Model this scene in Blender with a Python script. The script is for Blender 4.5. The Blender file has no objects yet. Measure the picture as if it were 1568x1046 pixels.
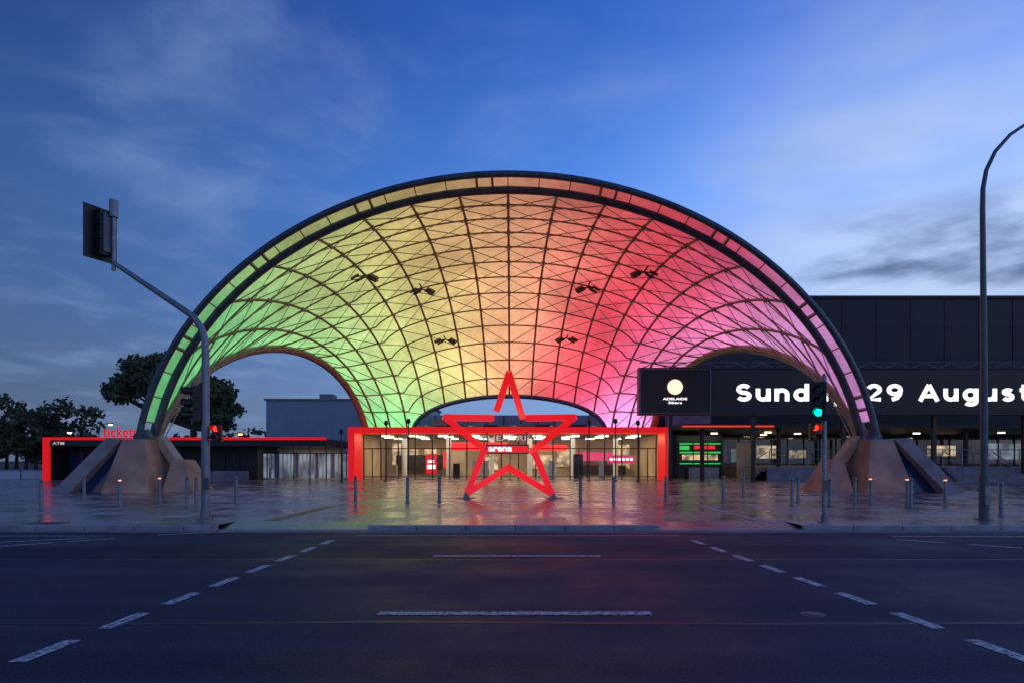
import bpy, math, random
from mathutils import Vector, Matrix
random.seed(7)
S=bpy.context.scene
S.view_settings.view_transform='Standard'; S.view_settings.look='None'; S.view_settings.exposure=0
# ---------------------------------------------------------------- materials
def nodes(name):
    m=bpy.data.materials.new(name); m.use_nodes=True
    nt=m.node_tree; return m,nt,nt.nodes['Principled BSDF']
def N(nt,t,**k):
    n=nt.nodes.new(t)
    for a,b in k.items(): setattr(n,a,b)
    return n
def L(nt,a,b): nt.links.new(a,b)
def mat(name,col,rough=.5,metal=0,var=.25,scale=3,bump=.0,bscale=40,emit=None,es=0,rvar=.1):
    m,nt,p=nodes(name)
    tc=N(nt,'ShaderNodeTexCoord'); no=N(nt,'ShaderNodeTexNoise'); no.inputs['Scale'].default_value=scale; no.inputs['Detail'].default_value=6
    L(nt,tc.outputs['Object'],no.inputs['Vector'])
    mr=N(nt,'ShaderNodeMapRange'); mr.inputs['From Min'].default_value=.3; mr.inputs['From Max'].default_value=.7
    mr.inputs['To Min'].default_value=1-var; mr.inputs['To Max'].default_value=1+var
    L(nt,no.outputs['Fac'],mr.inputs['Value'])
    mx=N(nt,'ShaderNodeMix',data_type='RGBA',blend_type='MULTIPLY'); mx.inputs[0].default_value=1
    mx.inputs[6].default_value=(*col,1); L(nt,mr.outputs[0],mx.inputs[7]); L(nt,mx.outputs[2],p.inputs['Base Color'])
    r2=N(nt,'ShaderNodeMapRange'); r2.inputs['To Min'].default_value=max(0,rough-rvar); r2.inputs['To Max'].default_value=min(1,rough+rvar)
    L(nt,no.outputs['Fac'],r2.inputs['Value']); L(nt,r2.outputs[0],p.inputs['Roughness'])
    p.inputs['Metallic'].default_value=metal
    if bump:
        n2=N(nt,'ShaderNodeTexNoise'); n2.inputs['Scale'].default_value=bscale; n2.inputs['Detail'].default_value=4
        L(nt,tc.outputs['Object'],n2.inputs['Vector'])
        bp=N(nt,'ShaderNodeBump'); bp.inputs['Strength'].default_value=bump; bp.inputs['Distance'].default_value=.02
        L(nt,n2.outputs['Fac'],bp.inputs['Height']); L(nt,bp.outputs[0],p.inputs['Normal'])
    if emit:
        p.inputs['Emission Color'].default_value=(*emit,1); p.inputs['Emission Strength'].default_value=es
    return m
M_steel=mat('dark_steel',(.06,.085,.11),.35,.3)
M_rib=mat('rib_steel',(.3,.22,.15),.5,.1)
M_brace=mat('brace_steel',(.42,.34,.25),.5,.1)
M_edge=mat('edge_steel',(.3,.24,.17),.4,.2)
M_blue=mat('blue_beam',(.04,.09,.2),.4,.2)
M_conc=mat('concrete',(.30,.21,.17),.8,0,.35,1.0,.4,20)
M_concg=mat('concrete_grey',(.2,.2,.22),.8,0,.3,1.5,.3,25)
M_kerb=mat('kerb_stone',(.28,.28,.3),.5,0,.3,2,.3,30)
M_bluep=mat('blue_panel',(.01,.03,.1),.2,0,.1)
M_galv=mat('galvanised',(.22,.25,.28),.4,.5,.2,6)
M_pole=mat('pole_grey',(.1,.12,.14),.45,.4,.15,6)
M_black=mat('black_plastic',(.010,.010,.012),.45,0,.2)
M_red=mat('red_paint_glow',(.6,.006,.008),.3,0,.12,2,emit=(1,.010,.016),es=.55)  # emission stands in for the floodlit brightness of the star
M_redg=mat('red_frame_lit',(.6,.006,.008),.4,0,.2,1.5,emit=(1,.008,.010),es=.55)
M_navy=mat('navy_cladding',(.010,.012,.021),.5,.1,.25,.4)
M_navyl=mat('navy_seam',(.018,.021,.033),.5,.1,.2,.4)
M_dark=mat('dark_wall',(.014,.014,.018),.45,0,.3,.8)
M_wallint=mat('interior_wall',(.45,.36,.25),.7,0,.25,.6)
M_floorint=mat('interior_floor',(.28,.25,.22),.2,0,.2,.6)
M_alu=mat('mullion',(.05,.05,.055),.4,.5)
M_shed=mat('shed_metal',(.24,.3,.42),.5,.1,.1,.5)
M_teal=mat('teal_wall',(.13,.22,.36),.5,0,.25,.5)
M_white=mat('white_sheet',(.5,.53,.6),.5,0,.1)
M_wood=mat('bark',(.05,.04,.032),.9,0,.3,5)
def em(name,col,s):
    m,nt,p=nodes(name); p.inputs['Base Color'].default_value=(*[c*.5 for c in col],1)
    p.inputs['Emission Color'].default_value=(*col,1); p.inputs['Emission Strength'].default_value=s; return m
E_warm=em('warm_light',(1,.74,.42),9); E_white=em('led_white',(1,1,1),1.5); E_green=em('green_light',(.0,1,.55),3); E_dim=em('dim_letters',(1,.75,.65),.45)
E_redl=em('red_light',(1,.02,.005),4); E_bol=em('bollard_lamp',(1,.3,.12),2.2); E_orange=em('sodium_lamp',(1,.5,.15),12)
E_gsign=em('green_sign',(.05,.75,.15),.6); E_rsign=em('red_sign',(1,.02,.03),.7); E_msign=em('pink_sign',(.8,.05,.18),.7)
E_logo=em('logo_orange',(1,.75,.5),1.2)
def varied(name,col,s,scale):
    # backlit surface whose brightness varies (curtains, stock, people behind glass)
    m,nt,p=nodes(name); tc=N(nt,'ShaderNodeTexCoord'); n=N(nt,'ShaderNodeTexNoise'); n.inputs['Scale'].default_value=scale; n.inputs['Detail'].default_value=4
    L(nt,tc.outputs['Object'],n.inputs[0]); r=N(nt,'ShaderNodeMapRange'); r.inputs[1].default_value=.35; r.inputs[2].default_value=.68; r.inputs[3].default_value=.1*s; r.inputs[4].default_value=1.5*s
    L(nt,n.outputs[0],r.inputs[0]); L(nt,r.outputs[0],p.inputs['Emission Strength']); p.inputs['Emission Color'].default_value=(*col,1); p.inputs['Base Color'].default_value=(*[c*.3 for c in col],1); p.inputs['Roughness'].default_value=.3; return m
E_cool=varied('cool_panel',(.55,.66,.8),.3,.8); E_win=varied('lit_window',(1,.7,.42),.7,1.6)
E_strip=em('orange_strip',(1,.06,.03),.8)
def glass():
    m=bpy.data.materials.new('glass'); m.use_nodes=True; nt=m.node_tree; nt.nodes.clear()
    o=N(nt,'ShaderNodeOutputMaterial'); t=N(nt,'ShaderNodeBsdfTransparent'); t.inputs[0].default_value=(.85,.9,.9,1)
    g=N(nt,'ShaderNodeBsdfGlossy'); g.inputs['Roughness'].default_value=.03; f=N(nt,'ShaderNodeFresnel'); f.inputs[0].default_value=1.5
    mx=N(nt,'ShaderNodeMixShader'); L(nt,f.outputs[0],mx.inputs[0]); L(nt,t.outputs[0],mx.inputs[1]); L(nt,g.outputs[0],mx.inputs[2]); L(nt,mx.outputs[0],o.inputs[0]); return m
M_glass=glass()
def asphalt(name='asphalt',k=1.0):
    m,nt,p=nodes(name); tc=N(nt,'ShaderNodeTexCoord')
    a=N(nt,'ShaderNodeTexNoise'); a.inputs['Scale'].default_value=.4; a.inputs['Detail'].default_value=9; a.inputs['Roughness'].default_value=.62
    b=N(nt,'ShaderNodeTexNoise'); b.inputs['Scale'].default_value=34; b.inputs['Detail'].default_value=3; b.inputs['Roughness'].default_value=.7
    st=N(nt,'ShaderNodeTexNoise'); st.inputs['Scale'].default_value=1.0; st.inputs['Detail'].default_value=5
    mp=N(nt,'ShaderNodeMapping'); mp.inputs['Scale'].default_value=(.05,1.5,1)
    L(nt,tc.outputs['Object'],a.inputs[0]); L(nt,tc.outputs['Object'],b.inputs[0]); L(nt,tc.outputs['Object'],mp.inputs[0]); L(nt,mp.outputs[0],st.inputs[0])
    ad=N(nt,'ShaderNodeMath',operation='ADD'); L(nt,a.outputs[0],ad.inputs[0]); L(nt,st.outputs[0],ad.inputs[1])
    ad2=N(nt,'ShaderNodeMath',operation='MULTIPLY_ADD'); ad2.inputs[1].default_value=2.2; L(nt,b.outputs[0],ad2.inputs[0]); L(nt,ad.outputs[0],ad2.inputs[2])
    r=N(nt,'ShaderNodeValToRGB'); r.color_ramp.elements[0].position=.36; r.color_ramp.elements[0].color=(.006*k,.006*k,.012*k,1)
    r.color_ramp.elements[1].position=.66; r.color_ramp.elements[1].color=(.07*k,.07*k,.125*k,1)
    d=N(nt,'ShaderNodeMath',operation='MULTIPLY'); d.inputs[1].default_value=.238; L(nt,ad2.outputs[0],d.inputs[0]); L(nt,d.outputs[0],r.inputs[0]); L(nt,r.outputs[0],p.inputs['Base Color'])
    bp=N(nt,'ShaderNodeBump'); bp.inputs['Strength'].default_value=.8; bp.inputs['Distance'].default_value=.016; L(nt,b.outputs[0],bp.inputs['Height']); L(nt,bp.outputs[0],p.inputs['Normal'])
    rr=N(nt,'ShaderNodeMapRange'); rr.inputs[1].default_value=.35; rr.inputs[2].default_value=.65; rr.inputs[3].default_value=.5; rr.inputs[4].default_value=.8; L(nt,a.outputs[0],rr.inputs[0]); L(nt,rr.outputs[0],p.inputs['Roughness'])
    p.inputs['Specular IOR Level'].default_value=.18; return m
M_asph=asphalt(); M_asph2=asphalt('asphalt_patch',.75)
def pavers():
    m,nt,p=nodes('wet_pavers'); tc=N(nt,'ShaderNodeTexCoord')
    br=N(nt,'ShaderNodeTexBrick'); br.offset=.5; br.inputs['Scale'].default_value=1
    br.inputs['Brick Width'].default_value=1.0; br.inputs['Row Height'].default_value=.9; br.inputs['Mortar Size'].default_value=.02; br.inputs['Bias'].default_value=-.1
    br.inputs['Color1'].default_value=(.40,.32,.31,1); br.inputs['Color2'].default_value=(.055,.048,.052,1); br.inputs['Mortar'].default_value=(.02,.02,.02,1)
    L(nt,tc.outputs['Object'],br.inputs['Vector'])
    n=N(nt,'ShaderNodeTexNoise'); n.inputs['Scale'].default_value=.45; n.inputs['Detail'].default_value=7; L(nt,tc.outputs['Object'],n.inputs[0])
    mr=N(nt,'ShaderNodeMapRange'); mr.inputs[1].default_value=.35; mr.inputs[2].default_value=.65; mr.inputs[3].default_value=.55; mr.inputs[4].default_value=1.05; L(nt,n.outputs[0],mr.inputs[0])
    mx=N(nt,'ShaderNodeMix',data_type='RGBA',blend_type='MULTIPLY'); mx.inputs[0].default_value=1; L(nt,br.outputs[0],mx.inputs[6]); L(nt,mr.outputs[0],mx.inputs[7]); L(nt,mx.outputs[2],p.inputs['Base Color'])
    bw=N(nt,'ShaderNodeRGBToBW'); L(nt,br.outputs[0],bw.inputs[0])
    ma=N(nt,'ShaderNodeMath',operation='MULTIPLY_ADD'); ma.inputs[1].default_value=.6; ma.inputs[2].default_value=-.11; L(nt,bw.outputs[0],ma.inputs[0])
    mb=N(nt,'ShaderNodeMath',operation='MULTIPLY_ADD'); mb.inputs[1].default_value=.5; L(nt,n.outputs[0],mb.inputs[0]); L(nt,ma.outputs[0],mb.inputs[2]); L(nt,mb.outputs[0],p.inputs['Roughness'])
    n2=N(nt,'ShaderNodeTexNoise'); n2.inputs['Scale'].default_value=11; n2.inputs['Detail'].default_value=4; L(nt,tc.outputs['Object'],n2.inputs[0])
    bp=N(nt,'ShaderNodeBump'); bp.inputs['Strength'].default_value=.3; bp.inputs['Distance'].default_value=.02
    ad=N(nt,'ShaderNodeMath',operation='ADD'); L(nt,n2.outputs[0],ad.inputs[0]); L(nt,bw.outputs[0],ad.inputs[1]); L(nt,ad.outputs[0],bp.inputs['Height']); L(nt,bp.outputs[0],p.inputs['Normal'])
    p.inputs['Specular IOR Level'].default_value=.5
    return m
M_pave=pavers()
def paint(name,col):
    m,nt,p=nodes(name); tc=N(nt,'ShaderNodeTexCoord'); n=N(nt,'ShaderNodeTexNoise'); n.inputs['Scale'].default_value=14; n.inputs['Detail'].default_value=8; n.inputs['Roughness'].default_value=.7
    L(nt,tc.outputs['Object'],n.inputs[0]); r=N(nt,'ShaderNodeValToRGB'); r.color_ramp.elements[0].position=.40; r.color_ramp.elements[0].color=(.05,.05,.06,1)
    r.color_ramp.elements[1].position=.56; r.color_ramp.elements[1].color=(*col,1); L(nt,n.outputs[0],r.inputs[0]); L(nt,r.outputs[0],p.inputs['Base Color']); p.inputs['Roughness'].default_value=.6; return m
M_paint=paint('road_paint',(.62,.62,.66)); M_yel=paint('yellow_tactile',(.4,.29,.06)); M_seam=mat('tar_seam',(.005,.005,.008),.5,0,.3)
def leaf():
    m,nt,p=nodes('leaves'); tc=N(nt,'ShaderNodeTexCoord'); n=N(nt,'ShaderNodeTexNoise'); n.inputs['Scale'].default_value=.5; L(nt,tc.outputs['Object'],n.inputs[0])
    r=N(nt,'ShaderNodeValToRGB'); r.color_ramp.elements[0].position=.35; r.color_ramp.elements[0].color=(.02,.03,.015,1); r.color_ramp.elements[1].position=.65; r.color_ramp.elements[1].color=(.09,.11,.05,1)
    L(nt,n.outputs[0],r.inputs[0]); L(nt,r.outputs[0],p.inputs['Base Color']); p.inputs['Roughness'].default_value=.8; return m
M_leaf=leaf()
M_grass=mat('far_ground',(.05,.055,.04),.9,0,.4,.05)
def etfe():
    m,nt,p=nodes('etfe_panel'); tc=N(nt,'ShaderNodeTexCoord'); sp=N(nt,'ShaderNodeSeparateXYZ'); L(nt,tc.outputs['Object'],sp.inputs[0])
    x=N(nt,'ShaderNodeMath',operation='ADD'); x.inputs[1].default_value=.2; L(nt,sp.outputs[0],x.inputs[0])
    z=N(nt,'ShaderNodeMath',operation='SUBTRACT'); z.inputs[1].default_value=1; L(nt,sp.outputs[2],z.inputs[0])
    at=N(nt,'ShaderNodeMath',operation='ARCTAN2'); L(nt,x.outputs[0],at.inputs[0]); L(nt,z.outputs[0],at.inputs[1])
    wn=N(nt,'ShaderNodeTexNoise'); wn.inputs['Scale'].default_value=.13; wn.inputs['Detail'].default_value=1; L(nt,tc.outputs['Object'],wn.inputs[0])
    wa=N(nt,'ShaderNodeMath',operation='MULTIPLY_ADD'); wa.inputs[1].default_value=.2; L(nt,wn.outputs[0],wa.inputs[0]); L(nt,at.outputs[0],wa.inputs[2])
    mr=N(nt,'ShaderNodeMapRange'); mr.inputs[1].default_value=math.radians(-80)+.1; mr.inputs[2].default_value=math.radians(80)+.1; L(nt,wa.outputs[0],mr.inputs[0])
    r=N(nt,'ShaderNodeValToRGB'); cr=r.color_ramp
    stops=[(-78,(.14,.66,.22)),(-62,(.28,.8,.3)),(-50,(.5,.82,.3)),(-38,(.68,.78,.28)),(-24,(.84,.72,.27)),(-10,(.94,.6,.27)),(3,(.96,.47,.26)),(13,(.96,.32,.22)),(23,(.95,.16,.16)),(34,(.94,.09,.14)),(45,(.92,.12,.26)),(54,(.88,.22,.5)),(64,(.84,.36,.8)),(78,(.74,.3,.74))]
    while len(cr.elements)<len(stops): cr.elements.new(.5)
    for e,(a,c) in zip(cr.elements,stops): e.position=(a+80)/160; e.color=(*c,1)
    L(nt,mr.outputs[0],r.inputs[0]); L(nt,r.outputs[0],p.inputs['Emission Color'])
    bc=N(nt,'ShaderNodeMix',data_type='RGBA'); bc.inputs[0].default_value=.6; L(nt,r.outputs[0],bc.inputs[6]); bc.inputs[7].default_value=(.3,.3,.3,1); L(nt,bc.outputs[2],p.inputs['Base Color'])
    n=N(nt,'ShaderNodeTexNoise'); n.inputs['Scale'].default_value=.2; n.inputs['Detail'].default_value=3; L(nt,tc.outputs['Object'],n.inputs[0])
    s=N(nt,'ShaderNodeMapRange'); s.inputs[1].default_value=.35; s.inputs[2].default_value=.65; s.inputs[3].default_value=.62; s.inputs[4].default_value=1.0; L(nt,n.outputs[0],s.inputs[0])
    # lamplight put into the emission: it falls off with height and towards the front edge
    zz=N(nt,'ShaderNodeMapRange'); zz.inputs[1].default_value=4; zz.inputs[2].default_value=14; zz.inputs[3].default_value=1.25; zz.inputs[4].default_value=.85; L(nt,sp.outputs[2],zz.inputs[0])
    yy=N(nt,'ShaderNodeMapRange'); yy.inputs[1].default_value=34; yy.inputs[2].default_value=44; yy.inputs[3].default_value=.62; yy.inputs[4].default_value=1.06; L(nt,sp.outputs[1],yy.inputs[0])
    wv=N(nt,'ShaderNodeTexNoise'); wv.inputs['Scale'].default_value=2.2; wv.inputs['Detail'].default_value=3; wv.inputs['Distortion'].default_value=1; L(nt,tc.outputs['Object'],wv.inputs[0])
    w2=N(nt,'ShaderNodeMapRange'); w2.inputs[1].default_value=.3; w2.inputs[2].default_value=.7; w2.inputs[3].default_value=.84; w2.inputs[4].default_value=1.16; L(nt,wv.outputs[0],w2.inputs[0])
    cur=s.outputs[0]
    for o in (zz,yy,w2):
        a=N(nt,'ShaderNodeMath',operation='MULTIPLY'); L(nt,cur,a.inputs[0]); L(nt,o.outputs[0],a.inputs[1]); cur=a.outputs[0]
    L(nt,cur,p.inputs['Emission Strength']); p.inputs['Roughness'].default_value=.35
    return m
M_etfe=etfe()
# ---------------------------------------------------------------- mesh builder
class B:
    def __init__(s): s.v=[];s.f=[];s.m=[];s.sm=[];s.mats=[];s.M=Matrix()
    def mi(s,m):
        if m not in s.mats: s.mats.append(m)
        return s.mats.index(m)
    def add(s,vs,fs,m,smooth=False):
        o=len(s.v); s.v+= [tuple(s.M@Vector(v)) for v in vs]
        for f in fs: s.f.append([o+i for i in f]); s.m.append(s.mi(m)); s.sm.append(smooth)
    def hexa(s,b,t,m): s.add(list(b)+list(t),[(3,2,1,0),(4,5,6,7),(0,1,5,4),(1,2,6,5),(2,3,7,6),(3,0,4,7)],m)
    def box(s,x0,x1,y0,y1,z0,z1,m): s.hexa([(x0,y0,z0),(x1,y0,z0),(x1,y1,z0),(x0,y1,z0)],[(x0,y0,z1),(x1,y0,z1),(x1,y1,z1),(x0,y1,z1)],m)
    def quad(s,pts,m): s.add(pts,[tuple(range(len(pts)))],m)
    def beam(s,p,q,w,h,m,up=(0,1,0)):
        p=Vector(p);q=Vector(q);d=(q-p).normalized();a=d.cross(Vector(up))
        if a.length<1e-3:a=d.cross(Vector((1,0,0)))
        a.normalize();b=a.cross(d); a*=w/2;b*=h/2
        s.hexa([p-a-b,p+a-b,p+a+b,p-a+b],[q-a-b,q+a-b,q+a+b,q-a+b],m)
    def tube(s,pts,r,m,n=8):
        pts=[Vector(p) for p in pts]; k=len(pts)
        rs=r if isinstance(r,(list,tuple)) else [r]*k
        t0=(pts[1]-pts[0]).normalized(); ref=Vector((0,0,1)) if abs(t0.z)<.9 else Vector((1,0,0))
        a=t0.cross(ref).normalized(); vs=[]
        for i,p in enumerate(pts):
            t=(pts[min(i+1,k-1)]-pts[max(i-1,0)]).normalized(); a=(a-t*a.dot(t)).normalized(); b=t.cross(a)
            for j in range(n):
                th=2*math.pi*j/n; vs.append(p+(a*math.cos(th)+b*math.sin(th))*rs[i])
        fs=[(i*n+j,i*n+(j+1)%n,(i+1)*n+(j+1)%n,(i+1)*n+j) for i in range(k-1) for j in range(n)]
        s.add(vs,fs,m,True); s.add(vs[:n],[tuple(range(n))[::-1]],m); s.add(vs[-n:],[tuple(range(n))],m)
    def obj(s,name,parent=None,bevel=0):
        me=bpy.data.meshes.new(name); me.from_pydata(s.v,[],s.f)
        for m in s.mats: me.materials.append(m)
        me.polygons.foreach_set('material_index',s.m); me.polygons.foreach_set('use_smooth',s.sm); me.update()
        o=bpy.data.objects.new(name,me); S.collection.objects.link(o)
        if parent: o.parent=parent
        if bevel:
            b=o.modifiers.new('bevel','BEVEL'); b.width=bevel; b.segments=2; b.limit_method='ANGLE'; b.angle_limit=.7
        return o
def empty(name,loc=(0,0,0)):
    e=bpy.data.objects.new(name,None); S.collection.objects.link(e); e.empty_display_size=.5; return e
def gz(y): return .12+(max(y,17.8)-17.8)*.0078
def text(st,x,y,z,w,h,m,parent,name,thick=.02,off=0.0,sp=1.0):
    cu=bpy.data.curves.new(name,'FONT'); cu.body=st; cu.size=1; cu.extrude=.01; cu.offset=off; cu.space_character=sp
    t=bpy.data.objects.new(name,cu); S.collection.objects.link(t); bpy.context.view_layer.update()
    me=bpy.data.meshes.new_from_object(t); bpy.data.objects.remove(t)
    xs=[v.co.x for v in me.vertices]; x0,x1=min(xs),max(xs)
    for v in me.vertices:
        c=v.co.copy(); v.co=(x+(c.x-x0)/(x1-x0)*w, y-c.z*thick/.01, z+c.y/.72*h)
    me.materials.append(m); o=bpy.data.objects.new(name,me); S.collection.objects.link(o); o.parent=parent; return o
# bold grotesque glyphs drawn as thick strokes
def arc(cx,cy,rx,ry,a0,a1,n=14): return [(cx+rx*math.cos(math.radians(a0+(a1-a0)*i/n)),cy+ry*math.sin(math.radians(a0+(a1-a0)*i/n))) for i in range(n+1)]
bowl=arc(.25,.37,.24,.27,0,360,22)
GL={'S':(.56,[arc(.28,.7,.23,.2,25,270)+arc(.28,.3,.25,.2,90,-155)[1:]]),
'u':(.48,[[(0,.74),(0,.34)]+arc(.22,.34,.22,.24,180,360)[1:],[(.46,.74),(.46,0)]]),
'n':(.48,[[(0,.74),(0,0)],[(.0,.38)]+arc(.23,.4,.23,.24,180,0)[1:]+[(.46,0)]]),
'd':(.5,[bowl,[(.5,1.02),(.5,0)]]),'a':(.5,[bowl,[(.5,.74),(.5,0)]]),
'y':(.54,[[(0,.76),(.27,.1)],[(.54,.76),(.2,-.1)]+[(.12,-.18),(.0,-.18)]]),
'2':(.54,[arc(.27,.68,.24,.22,165,-35)+[(.04,.1),(.56,.1)]]),
'9':(.52,[arc(.27,.66,.25,.24,0,360,22),[(.52,.66),(.49,.4),(.38,.2),(.15,.09)]]),
'A':(.76,[[(0,0),(.38,.96)],[(.38,.96),(.76,0)],[(.16,.3),(.6,.3)]]),
'g':(.5,[bowl,[(.5,.74),(.5,-.02)]+arc(.26,-.02,.24,.17,0,-150)[1:]]),
's':(.4,[arc(.2,.53,.17,.115,25,270)+arc(.2,.24,.19,.15,90,-155)[1:]]),
't':(.36,[[(.14,.97),(.14,.26)]+arc(.3,.25,.16,.15,180,280)[1:],[(-.04,.65),(.36,.65)]])}
def bold(st,x,y,z,w,h,m,parent,name,sw=.23,gap=.35):
    tot=sum(GL[c][0]+gap for c in st)-gap+sw; kx=w/tot; b=B(); cx=sw/2; yo=y
    for c in st:
        wd,strokes=GL[c]
        for pl in strokes:
            yo-=.002
            P=[Vector((x+(cx+a)*kx,z+d*h)) for a,d in pl]; n=len(P); W=sw*h*.58; vs=[]
            closed=(P[0]-P[-1]).length<1e-4
            for i,p in enumerate(P):
                if closed and i in (0,n-1): t=(P[1]-P[n-2]).normalized()
                else: t=(P[min(i+1,n-1)]-P[max(i-1,0)]).normalized()
                nn=Vector((-t.y,t.x))*W; vs+=[(p.x+nn.x,yo,p.y+nn.y*.85),(p.x-nn.x,yo,p.y-nn.y*.85)]
            b.add(vs,[(2*i,2*i+1,2*i+3,2*i+2) for i in range(n-1)],m)
        cx+=wd+gap
    return b.obj(name,parent)
# ---------------------------------------------------------------- ground, road, kerb, plaza
b=B(); b.quad([(-1500,-300,-.04),(1500,-300,-.04),(1500,2500,-.04),(-1500,2500,-.04)],M_grass); b.obj('ground')
b=B(); b.quad([(-400,-60,0),(400,-60,0),(400,16.6,0),(-400,16.6,0)],M_asph); b.obj('road')
b=B()
b.quad([(-60,11.8,.0015),(60,11.8,.0015),(60,13.85,.0015),(-60,13.85,.0015)],M_asph2); b.quad([(5.2,8.3,.0015),(7.6,8.4,.0015),(7.55,9.6,.0015),(5.15,9.5,.0015)],M_asph2); b.obj('road_patch')
b=B()
mk=lambda x0,x1,y0,y1,z=.005,m=M_paint: b.quad([(x0,y0,z),(x1,y0,z),(x1,y1,z),(x0,y1,z)],m)
mk(-1.49,1.55,7.52,7.68); mk(-1.4,1.58,12.1,12.24)
for k in (-6,-5,-4,-3,-2,-1,1,2,3,4,5,6):
    x=k*9.2; mk(x-1.5-(3 if k==-1 else 0),x+1.5+(3 if k==1 else 0),7.54,7.63)
mk(-3.5,3.8,15.4,15.5); mk(8.5,60,15.25,15.35); mk(-60,-9.2,15.35,15.45)
def dashes(xa,ya,xb,yb,n,ln,w=.15,t=0):
    for i in range(n):
        f=i/(n-1); x=xa+(xb-xa)*f; y=ya+(yb-ya)*f; d=Vector((xb-xa,yb-ya)).normalized(); s=Vector((d.y,-d.x))*w/2; c=Vector((x,y)); d=d*ln/2
        p=[c-d-s,c-d+s,c+d+s,c+d-s]; b.quad([(q.x,q.y,.0055) for q in p][::-1],M_paint)
dashes(-3.85,14.2,-4.25,3.8,10,.72); dashes(3.87,14.2,4.52,3.8,10,.72)
dashes(8.6,14.4,13.5,10.2,6,.9,.12); dashes(-9.0,14.6,-13.2,10.6,6,.9,.12); dashes(-7.4,16.0,-12.5,13.2,3,1.6,.12)
b.obj('road_markings')
b=B()
def wav(y,w,ph):
    pts=[(-60+i*.8,y+.035*math.sin(i*.7+ph)+random.uniform(-.02,.02)) for i in range(151)]
    for (xa,ya),(xb,yb) in zip(pts,pts[1:]): b.quad([(xa,ya-w/2,.003),(xb,yb-w/2,.003),(xb,yb+w/2,.003),(xa,ya+w/2,.003)],M_seam)
wav(7.15,.08,0); wav(11.75,.1,2); wav(13.9,.06,4)
b.obj('road_tar_seams')
b=B(); b.tube([(3.33,7.55,.001),(3.33,7.55,.012)],.09,M_black,16); b.tube([(3.33,7.55,.0),(3.33,7.55,.006)],.13,M_concg,16); b.obj('manhole_cover')
b=B(); b.quad([(-80,16.15,.0035),(80,16.15,.0035),(80,16.6,.0035),(-80,16.6,.0035)],M_concg); b.obj('gutter')
b=B()
ramps=[(-7.2,-3.52),(3.58,7.1)]
segs=[(-80,-7.2),(-3.52,3.58),(7.1,80)]
for x0,x1 in segs:
    x=x0
    while x<x1-.01:
        e=min(x1,x+1.2); b.box(x+.006,e-.006,16.6,16.78,-.02,.125,M_kerb); x=e
for x0,x1 in ramps: b.box(x0,x1,16.6,16.75,-.02,.02,M_kerb)
b.obj('kerb',bevel=.02)
b=B()
for x0,x1 in segs: b.quad([(x0,16.78,.12),(x1,16.78,.12),(x1,17.8,.12),(x0,17.8,.12)],M_pave)
for x0,x1 in ramps: b.quad([(x0,16.75,.018),(x1,16.75,.018),(x1,17.8,.12),(x0,17.8,.12)],M_pave)
b.quad([(-80,17.8,.12),(80,17.8,.12),(80,62,gz(62)),(-80,62,gz(62))],M_pave); b.obj('plaza_paving')
b=B()
b.quad([(-6.55,18,.127),(-6.2,18,.127),(-5.9,23,gz(23)+.006),(-6.25,23,gz(23)+.006)],M_yel); b.obj('tactile_paving')
b=B(); b.quad([(6.42,17.8,.125),(6.62,17.8,.125),(6.52,23,gz(23)+.005),(6.32,23,gz(23)+.005)],M_paint); b.obj('plaza_line')
b=B(); b.box(-12.2,-11.3,17.0,17.5,.09,.128,M_black)
for i in range(9): b.box(-12.15+i*.1,-12.12+i*.1,17.02,17.48,.128,.135,M_pole)
b.obj('drain_grate')
# ---------------------------------------------------------------- dome canopy
dome=empty('dome_canopy'); XC=-.2
A,BY,C,Y0,Z0=18.,20.,14.75,34.3,.55
def zell(x,y): return Z0+C*math.sqrt(max(0,1-(x/A)**2-((y-Y0)/BY)**2))
def curve(u,n=80):
    xf=17.9*(1.12*u-.12*u**3); xb=10.5*(1.3*u-.3*u**3)
    zm=3.95 if abs(xb)>7.3 else 3.95+2.7*math.sqrt(1-(xb/7.3)**2)
    yb=Y0+BY*math.sqrt(1-(xb/A)**2-((zm-Z0)/C)**2)
    pts=[]
    for i in range(n+1):
        s=math.sin(i/n*math.pi/2) ; y=Y0+(yb-Y0)*s
        x=xf+(xb-xf)*s - (math.copysign(.75,u)*abs(u)**4*4*s*(1-s) if u else 0)
        pts.append(Vector((x,y,zell(x,y))))
    return pts
def resample(p,n):
    d=[0]
    for a,c in zip(p,p[1:]): d.append(d[-1]+(c-a).length)
    out=[];j=0
    for i in range(n+1):
        t=d[-1]*i/n
        while j<len(d)-2 and d[j+1]<t:j+=1
        f=(t-d[j])/max(1e-9,d[j+1]-d[j]); out.append(p[j].lerp(p[j+1],min(1,f)))
    return out
NU,NV,SUB=16,13,4
G=[[p+Vector((XC,0,0)) for p in resample(curve(-1+2*i/(NU*SUB)),NV*SUB)] for i in range(NU*SUB+1)]
cen=Vector((XC,38,2))
def inn(p,d): return p+(cen-p).normalized()*d
def up(p,d): return p-(cen-p).normalized()*d
def rim(a,zc,c,y,th0=-88,th1=88,n=72): return [Vector((XC+a*math.sin(math.radians(t)),y,zc+c*math.cos(math.radians(t)))) for t in [th0+(th1-th0)*i/n for i in range(n+1)]]
outer=rim(18.05,.55,14.98,33.0); inner=rim(18.,.55,14.75,34.3)
b=B(); b.tube(outer,.16,M_steel,12); b.obj('outer_arch',dome)
b=B(); b.tube(inner,.24,M_steel,12); b.obj('inner_arch',dome)
b=B()
for i in range(4,69,2): b.beam(outer[i],inner[i],.05,.05,M_brace)
for i in range(2,70,8):
    for q in(0,1): b.beam(outer[i+q],inner[i+q],.12,.14,M_edge)
b.obj('arch_ladder',dome)
b=B()
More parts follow.
